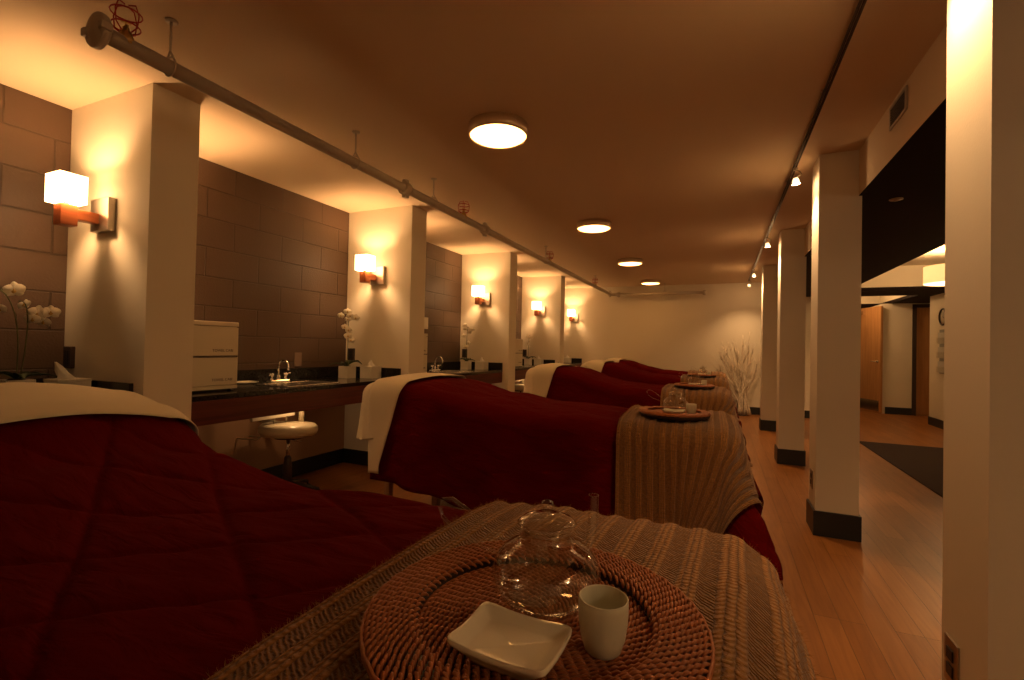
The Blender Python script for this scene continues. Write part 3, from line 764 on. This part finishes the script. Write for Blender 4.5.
def cloth(name, m, parent, u0, u1, v0, v1, du, f, thick, dv=None):
    nu = max(2, int((u1 - u0) / du)); nv = max(2, int((v1 - v0) / (dv or du)))
    top = []; bot = []; uv = []
    for i in range(nu + 1):
        for j in range(nv + 1):
            u = u0 + (u1 - u0) * i / nu; v = v0 + (v1 - v0) * j / nv
            p, N, d = f(u, v)
            e = min(i, nu - i, j, nv - j)
            th = thick * min(1, .25 + e / 3)
            top.append(p + N * d); bot.append(p + N * (d - th)); uv.append((u, v))
    W_ = nv + 1; fs = []
    K = len(top)
    for i in range(nu):
        for j in range(nv):
            a = i * W_ + j; fs.append((a, a + W_, a + W_ + 1, a + 1)); fs.append((K + a, K + a + 1, K + a + W_ + 1, K + a + W_))
    rim = [i * W_ for i in range(nu + 1)] + [nu * W_ + j for j in range(1, nv + 1)] + [i * W_ + nv for i in range(nu - 1, -1, -1)] + [j for j in range(nv - 1, 0, -1)]
    for a, b in zip(rim, rim[1:] + rim[:1]): fs.append((a, K + a, K + b, b))
    mb = MB(); mb.add(top + bot, fs, 0, True)
    return mb.build(name, m, parent, uv=uv + uv)
def diamond(u, v):
    # diagonal quilting seams
    def dist(val, step): q = (val / step) % 1.0; return min(q, 1 - q) * step
    a1 = -.57 * u + .82 * v - .04; a2 = .50 * u + .866 * v + .218
    return min(dist(a1, .202), dist(a2, .235))
def make_bed(i, yc, fine, hump, ph):
    cuff = (-1.655, -1.80, -1.54, -1.52, -1.62)[i]; XH = (X0, X0, -1.86, -1.86, -1.95)[i]; SH[0] = XH - X0
    nmn = ['nearest bed', 'second bed', 'third bed', 'fourth bed', 'last bed by the end wall'][i]
    t = empty('massage_table', (0, yc, 0), 'wooden-legged massage table under the quilt, the ' + nmn, 'massage table', 'massage tables in a row')
    MB().box(XH + .03, X1 - .05, -.35, .35, .60, .66, bev=.01).build('frame', M_tablewood, t)
    pd = MB(); vs = []
    n = 24
    for k in range(n + 1):
        x = XH + .02 + (X1 - .05 - XH - .02) * k / n
        zt = top_height(x, hump) - .045
        vs += [Vector((x, -.355, .66)), Vector((x, -.36, zt - .03)), Vector((x, -.31, zt)), Vector((x, .31, zt)), Vector((x, .36, zt - .03)), Vector((x, .355, .66))]
    fs = []
    for k in range(n):
        for j in range(6): fs.append((k * 6 + j, k * 6 + (j + 1) % 6, (k + 1) * 6 + (j + 1) % 6, (k + 1) * 6 + j))
    fs += [tuple(range(6))[::-1], tuple(range(n * 6, n * 6 + 6))]
    pd.add(vs, fs, 0, False); pd.build('padded_top', M_vinyl, t)
    for x in (XH + .17, -.12):
        for y in (-.29, .29):
            MB().box(x - .022, x + .022, y - .022, y + .022, .0, .60, bev=.004).build('leg', M_tablewood, t)
        MB().box(x - .012, x + .012, -.268, .268, .22, .26, bev=.003).build('cross_rail', M_tablewood, t)
        xe = x + (.36 if x < -1 else -.36)
        for y in (-.27, .27):
            MB().tube([(x, y, .22), (xe, y, .58)], .012, 8).build('brace', M_tablewood, t)
    for y in (-.29, .29):
        MB().box(XH + .515, XH + .555, y - .022, y + .022, 0, .60, bev=.004).build('leg', M_tablewood, t)
    # quilt
    rnd = random.Random(i)
    du = .0075 if fine else .022
    def fq(u, v):
        p, N = drape(u, v, .085, .0, hump, .05, ph, xa=XH)
        d = diamond(u, v)
        puff = (.008 if fine else .006) * (1 - math.exp(-(d / .022) ** 1.1)) + (.005 if fine else .003) * (1 - math.exp(-(d / .006) ** 2)) - .006
        n1 = noise.noise(Vector((u * 5 + i * 9, v * 9, 3.1))) * .007 + noise.noise(Vector((u * 9 + v * 6, v * 30, i * 5.))) * .0042
        return p, N, puff + n1
    q = cloth('quilt', M_quilt, None, XH + .11, X1 + .42, -HWD - .575, HWD + .575, du, fq, .012)
    q.location = (0, yc, 0)
    tag(q, 'burgundy diamond-stitched quilt spread over the ' + nmn, 'quilt', 'burgundy quilts on the massage tables')
    # sheet: head panel and turned-down cuff
    s = empty('bed_sheet', (0, yc, 0), 'cream sheet turned down at the head of the ' + nmn, 'sheet', 'cream sheets turned down on the tables')
    def fs1(u, v):
        a_, b_ = max(0, XH + .08 - u), max(0, abs(v) - .32); h_ = math.hypot(a_, b_)
        if h_ > .40: u = XH + .08 - a_ * .40 / h_ if a_ > 0 else u; v = math.copysign(.32 + b_ * .40 / h_, v)
        p, N = drape(u, v, .08, .004, hump, .08, ph + 1, corner=.02, xa=XH, wav=.4)
        n1 = noise.noise(Vector((u * 7, v * 7, i * 3.))) * .005
        return p, N, n1 + .004
    cloth('sheet_panel', M_sheet, s, XH - .27, XH + .20, -HWD - .33, HWD + .33, .02, fs1, .006)
    def fs2(u, v):
        uu = u - .15 * max(0, min(1, (abs(v) - .38) / .5)) * (u - XH - .085) / .245 + .02
        p, N = drape(uu, v, .085, .016, hump, .045, ph, corner=.1, wav=1.0, xa=XH)
        n1 = noise.noise(Vector((u * 7, v * 6, i * 3. + 8))) * .005
        return p, N, n1 + .008
    cloth('turned_cuff', M_sheet, s, XH + .085, cuff, -HWD - .53, HWD + .53, .02, fs2, .008)
    # knitted throw over the foot
    def ft(u, v):
        ang = (.03, -.02, .04, 0, .02)[i]
        uu = u + v * ang
        if uu > -.2:                                   # the hanging corner is drawn back towards the side hem
            um = X1 + .26 - (.42 if v < 0 else .2) * max(0, min(1, (abs(v) - .42) / .5))
            uu = -.2 + (uu + .2) * (um + .2) / (X1 + .26 + .2)
        p, N = drape(uu, v, .09, .020, hump, .075, ph, corner=.34, wav=.85)
        rib = (u / .054 + 10) % 1.0
        d = .0045 * (math.sin(PI * rib / .56) ** .4 if rib < .56 else 0)
        n1 = noise.noise(Vector((u * 6, v * 6, i * 3. + 20))) * .006
        e = 0.
        return p, N, d + n1 + .006
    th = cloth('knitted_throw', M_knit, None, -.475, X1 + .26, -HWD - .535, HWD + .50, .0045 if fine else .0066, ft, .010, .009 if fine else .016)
    th.location = (0, yc, 0)
    tag(th, 'chunky brown ribbed knitted throw across the foot of the ' + nmn, 'throw', 'brown knitted throws at the foot ends')
    if i < 2:
        fz = MB(); rr = random.Random(77 + i); vs = []; fs = []
        N_ = 32000 if i == 0 else 9000
        for k in range(N_):
            if k < N_ * .3:
                e = rr.choice((0, 1, 2, 3))
                u = rr.uniform(-.475, X1 + .26); v = rr.uniform(-HWD - .535, HWD + .50)
                if e == 0: u = -.475 + abs(rr.gauss(0, .004))
                elif e == 1: u = X1 + .26 - abs(rr.gauss(0, .004))
                elif e == 2: v = -HWD - .535 + abs(rr.gauss(0, .004))
                else: v = HWD + .50 - abs(rr.gauss(0, .004))
            else:
                u = rr.uniform(-.475, X1 + .26); v = rr.uniform(-HWD - .4, HWD + .40)
            p, N, d = ft(u, v); p = p + N * (d - .002)
            L = rr.uniform(.006, .015)
            dr = (N * rr.uniform(.3, 1) + Vector((rr.uniform(-1, 1), rr.uniform(-1, 1), rr.uniform(-.6, .8)))).normalized()
            sd = dr.cross(Vector((rr.uniform(-1, 1), rr.uniform(-1, 1), rr.uniform(-1, 1)))).normalized() * .00026
            m_ = p + dr * L * .55; tip = p + dr * L + Vector((rr.uniform(-1, 1), rr.uniform(-1, 1), rr.uniform(-1, .4))) * L * .3
            b = len(vs); vs += [p - sd, p + sd, m_ + sd * .8, m_ - sd * .8, tip]
            fs += [(b, b + 1, b + 2, b + 3), (b + 3, b + 2, b + 4)]
        fz.add(vs, fs, 0, False)
        tag(fz.build('wool_fuzz', M_fuzz, th), kind='stuff')
    return yc
BEDY = [.65, 2.79, 4.93, 7.02, 8.62]
for i, yc in enumerate(BEDY):
    make_bed(i, yc, i == 0, [1.2, 1.0, 1.0, 1.0, 1.0][i], [0.4, 2.1, 3.9, 5.2, 1.0][i])

# ------------------------------------------------------------------ tray sets
def woven_tray(loc, label, fine):
    r = empty('woven_tray', loc, label, 'tray', 'round woven rattan trays on the throws')
    R = .194 if fine else .182
    def zc(rad):
        if rad < .132: return .003
        if rad < .138: return .003 + .013 * (rad - .132) / .006
        return .016 - .002 * (rad - .142) / .056
    dr = .0056 if fine else .0095
    rings = []; rad = .008
    while rad < R - .004: rings.append(rad); rad += dr
    seg_len = .0085 if fine else .03
    def weave(lo, hi):
        mb = MB()
        if fine:                                       # short slanted strokes of cane, half-lapped ring over ring
            rr_ = random.Random(int(lo * 1000) + 5)
            for ri, rad in enumerate(rings):
                if not (lo <= rad < hi): continue
                ns = max(4, int(round(2 * PI * rad / .0112)))
                for k in range(ns):
                    a0 = 2 * PI * (k + .5 * (ri % 2) + rr_.uniform(-.06, .06)) / ns
                    L = .0172; tl = .55 + rr_.uniform(-.1, .1); zz = zc(rad)
                    cx_, cy_ = rad * math.cos(a0), rad * math.sin(a0)
                    tx, ty = -math.sin(a0), math.cos(a0); nx, ny = math.cos(a0), math.sin(a0)
                    dx_, dy_ = tx * math.cos(tl) + nx * math.sin(tl), ty * math.cos(tl) + ny * math.sin(tl)
                    pts = [(cx_ + dx_ * L * q, cy_ + dy_ * L * q, zz + .0020 + .0052 * math.cos(q * PI)) for q in (-.5, -.28, 0, .28, .5)]
                    mb.tube(pts, [.0013, .0020, .0023, .0020, .0013], 5)
            return mb
        for ri, rad in enumerate(rings):
            if not (lo <= rad < hi): continue
            nsp = max(5, int(round(2 * PI * rad / (seg_len * 2))))
            n = nsp * (8 if fine else 3)
            pts = []
            for k in range(n):
                a = 2 * PI * k / n
                ph = a * nsp + ri * PI * .91
                z = zc(rad) + (.0034 if fine else .002) * math.sin(ph)
                rr = rad + (.0017 if fine else 0) * math.cos(ph)
                pts.append((rr * math.cos(a), rr * math.sin(a), z + .004))
            mb.tube(pts, .0021 if fine else .0052, 5, closed=True)
        return mb
    weave(0, .130).build('well', M_rattan, r)
    weave(.130, R).build('rim', M_rattan, r)
    b = MB(); b.lathe([(0, -.004), (R - .009, -.004), (R - .003, .004), (R - .003, .012), (.138, .010), (.130, .0), (0, .0)], 48, cap=False); b.build('backing', M_outlet, r)
    e = MB()
    for zz, q in ((.014, R - .0015), (.018, R - .0015)):
        e.tube([(q * math.cos(a), q * math.sin(a), zz + .001 * math.sin(a * 40)) for a in [2 * PI * k / 200 for k in range(200)]], .0022, 6, closed=True)
    e.build('edge_binding', M_rattan, r)
    return r
def teapot(loc, label, fine):
    r = empty('glass_teapot', loc, label, 'teapot', 'clear glass teapots on the trays')
    seg = 48 if fine else 24
    prof = [(0, .002), (.030, .002), (.044, .006), (.055, .016), (.0615, .032), (.0620, .044), (.057, .058), (.047, .069), (.036, .076), (.0315, .080), (.030, .088), (.0315, .094)]
    inner = [(max(0, a - .0022), b + (.003 if a < .05 and b < .01 else 0)) for a, b in prof]
    b = MB(); b.lathe(prof + inner[::-1], seg, cap=False); b.lathe([(.036, .0), (.038, .0015), (.036, .003)], seg, cap=False); b.build('body', M_glass, r)
    l = MB(); l.lathe([(.0325, .0945), (.034, .097), (.030, .101), (.018, .106), (.004, .108), (.0035, .110), (.006, .112), (.0078, .117), (.006, .122), (0, .124)], seg, cap=False)
    l.lathe([(.028, .075), (.0285, .0955)], seg, cap=False)
    l.build('lid', M_glass, r)
    inf = MB(); inf.lathe([(0, .018), (.016, .019), (.022, .026), (.025, .075), (.0255, .090)], seg, cap=False); inf.build('infuser', M_glass, r)
    s = MB(); s.tube([(.030, .038, .046), (.038, .050, .062), (.040, .056, .085), (.040, .058, .118)], [.0085, .0075, .0065, .0060], 16, cap=False)
    s.tube([(.040 + .006 * math.cos(a), .058 + .006 * math.sin(a), .118) for a in [2 * PI * k / 16 for k in range(16)]], .0008, 6, closed=True)
    s.build('spout', M_glass, r)
    h = MB(); hp = [(-.050, -.002, .066), (-.070, -.004, .074), (-.100, -.006, .096), (-.122, -.008, .108), (-.134, -.009, .106), (-.139, -.010, .096), (-.134, -.011, .084), (-.112, -.010, .068), (-.085, -.008, .058), (-.061, -.006, .050)]
    h.tube(hp, .0030, 10); h.build('handle', M_glass, r)
    r.scale = (1.06, 1.06, 1.04)
    return r
def plate(loc, label, rz):
    r = MB(); hx, hy = .0535, .040
    # rounded square dish: rings from foot, up the outside, over the rim, down into the well
    rings = [(.58, .0, 0), (.62, .003, 0), (.74, .010, .0), (.985, .0185, .0), (1.0, .0205, 0), (1.0, .0235, 0), (.985, .0245, 0), (.93, .0225, 0), (.74, .0165, 0), (.66, .0150, 0), (.0, .0145, 0)]
    vs = []; n = 128
    for (s, z, _) in rings:
        for k in range(n):
            a = 2 * PI * k / n; c_, s_ = math.cos(a), math.sin(a); e = 13
            q = (abs(c_) ** e + abs(s_) ** e) ** (-1 / e)
            cor = (abs(c_ * s_) * 2) ** 4
            vs.append((hx * s * q * c_, hy * s * q * s_, z + (.003 * cor if s > .9 else 0)))
    fs = []
    for i in range(len(rings) - 1):
        for k in range(n): fs.append((i * n + k, i * n + (k + 1) % n, (i + 1) * n + (k + 1) % n, (i + 1) * n + k))
    fs.append(tuple(range(n))[::-1])
    r.add(vs, fs, 0, True)
    o = r.build('square_dish', M_ceramic, None, loc); o.rotation_euler = (0, 0, rz)
    return tag(o, label, 'dish', 'white rectangular dishes on the trays')
def cup(loc, label):
    c = MB(); c.lathe([(0, .0), (.017, .0), (.020, .003), (.0245, .018), (.0268, .036), (.0275, .056), (.0272, .0635), (.0262, .0645), (.0252, .063), (.0250, .045), (.022, .020), (.015, .008), (0, .007)], 48, cap=False)
    c.v = [(x * .94, y * .94, z * .87) for x, y, z in c.v]; o = c.build('tea_cup', M_matteceramic, None, loc)
    return tag(o, label, 'cup', 'handleless white cups on the trays')
for i, yc in enumerate(BEDY):
    n = ['nearest bed', 'second bed', 'third bed', 'fourth bed', 'last bed'][i]
    y = .522 + (yc - .65) - (0 if i == 0 else .02); x = -.195
    if i == 4: continue
    TZ = .797 if i == 0 else .778
    x = x if i == 0 else -.22
    woven_tray((x, y, TZ), 'round woven rattan tray on the throw of the ' + n, i == 0)
    teapot((x + .004, y + .028, TZ + .010), 'clear glass teapot on the tray of the ' + n, i == 0)
    plate((x + .006, y - .082, TZ + .010), 'white rectangular dish on the tray of the ' + n, -.05)
    cup((x + .087, y - .027, TZ + .010), 'small white handleless cup on the tray of the ' + n)

# ------------------------------------------------------------------ branches by the end wall
br = empty('branch_bundle', (.36, 9.24, 0), 'tall bundle of pale birch branches fanning out against the end wall', 'branches')
rnd = random.Random(4)
for k in range(22):
    ang = rnd.uniform(-1, 1); az = rnd.uniform(-.6, .35)
    Lh = rnd.uniform(1.12, 1.58) * (1 - .22 * abs(ang)); sp_ = ang * .53
    pts = []; rad = []
    n = 14; wob = rnd.uniform(0, 6); r0 = rnd.uniform(.008, .013); bx_ = .13 * math.cos(k * 2.4); by_ = .07 * math.sin(k * 2.4)
    for j in range(n + 1):
        t = j / n
        s = max(0, (t - .22) / .78) ** 1.15
        pts.append((sp_ * s + bx_ * (1 - t) ** 1.3 * (.35 + .65 * (1 - t)) + .010 * math.sin(wob + t * 9), az * .16 * s + by_ * (1 - t) + .01 * math.cos(wob + t * 7), .02 + Lh * t * (1 - .06 * abs(ang))))
        rad.append(r0 * (1 - t) + .004)
    b = MB(); b.tube(pts, rad, 7)
    for q in range(4):
        j = rnd.randint(6, 12); p = Vector(pts[j]); dd = Vector((rnd.uniform(-1, 1) * .7 + ang * .4, rnd.uniform(-.4, .1), 1)).normalized(); L = rnd.uniform(.12, .28)
        b.tube([p, p + dd * L * .5 + Vector((.01, 0, 0)), p + dd * L], [.007, .0055, .003], 5)
    b.build('branch', M_bark, br)
MB().lathe([(.0, 0), (.12, 0), (.125, .006), (.12, .012), (.03, .02), (0, .02)], 24).build('base_plate', M_outlet, br)

# ------------------------------------------------------------------ column outlets, rug, clock, brochures, pendant, soffit sprinkler
for (y, z, n) in ((1.560, .345, 'nearest column, low at the frame edge'), (3.565, .315, 'second column of the row')):
    o = empty('wall_outlet', (XR, y, z), 'dark outlet plate on the ' + n, 'outlet')
    MB().box(-.006, 0, -.036, .036, -.058, .058, bev=.002).build('cover_plate', M_nickel, o)
    for dz in (-.02, .02): MB().box(-.009, -.006, -.017, .017, dz - .014, dz + .014, bev=.001).build('socket', M_black, o)
o = MB().box(1.62, 3.3, 2.2, 7.33, 0, .008, bev=.003).build('rug', M_rug)
tag(o, 'dark brown flat rug on the corridor floor beyond the columns', 'rug')
ck = empty('wall_clock', (3.12, 9.24, 1.71), 'round dark-rimmed wall clock on the pier in the corridor', 'clock')
RY_ = Matrix.Rotation(-PI / 2, 4, 'Y')
MB().lathe([(.115, 0), (.13, .0), (.132, .025), (.118, .032), (.112, .02)], 32, M=RY_, cap=False).build('rim', M_outlet, ck)
MB().lathe([(0, .012), (.115, .012), (.115, .0)], 32, M=RY_, cap=False).build('face', M_clockface, ck)
MB().box(-.016, -.014, -.004, .004, -.01, .08).build('hand', M_black, ck); MB().box(-.018, -.016, -.004, .004, -.01, .055, M=Matrix.Rotation(2.0, 4, 'X')).build('hand', M_black, ck)
bh = empty('brochure_holder', (3.12, 9.22, .84), 'clear tall wall holder with pale brochures below the clock', 'brochure holder')
MB().box(-.012, 0, -.15, .15, 0, .68, bev=.002).build('back_panel', mat('holder_plastic', (.42, .44, .42), .12), bh)
for zz in (.02, .24, .46):
    MB().box(-.05, -.046, -.145, .145, zz, zz + .09).build('pocket', M_glass, bh)
    MB().box(-.040, -.014, -.12, .12, zz, zz + .17, M=None).build('brochures', M_paper, bh)
pdt = empty('pendant_lamp', (2.62, 7.45, 2.44), 'large cream drum pendant lamp hanging over the corridor', 'pendant lamp')
MB().lathe([(0, 0), (.07, 0), (.07, -.025), (0, -.03)], 24, cap=False).build('canopy', M_nickel, pdt)
MB().tube([(0, 0, -.02), (0, 0, -.22)], .007, 8).build('stem', M_nickel, pdt)
MB().lathe([(.30, -.22), (.30, -.43)], 48, cap=False).build('shade', M_drum, pdt)
MB().lathe([(0, -.42), (.295, -.42)], 48, cap=False).build('diffuser', M_drumb, pdt)
lamp('pendant_bulb', 'POINT', (0, 0, -.16), P_PENDANT, WARM, pdt, .06)
lamp('pendant_down', 'POINT', (0, 0, -.50), P_PENDANT * .25, WARM, pdt, .12)
p2 = dup(pdt, (2.35, -.55, 2.44), 'added cream drum pendant, unseen behind the camera, lighting the column faces')  # unseen pendant, added for its light on the near column faces
lamp('pendant_bulb', 'POINT', (0, 0, -.50), 9.0, COOLER, p2, .15)  # cooler fill added to grey the camera-side column faces
ss = empty('soffit_sprinkler', (.98, 3.60, ZS), 'flush sprinkler plate in the dark soffit', 'sprinkler')
MB().lathe([(0, -.012), (.012, -.012), (.014, -.006), (.035, -.004), (.036, 0)], 20, cap=False).build('escutcheon', M_nickel, ss)
# corridor recess light beyond the beam
lamp('recess_lamp', 'POINT', (2.2, 10.6, 2.33), 16, WARM, None, .1)
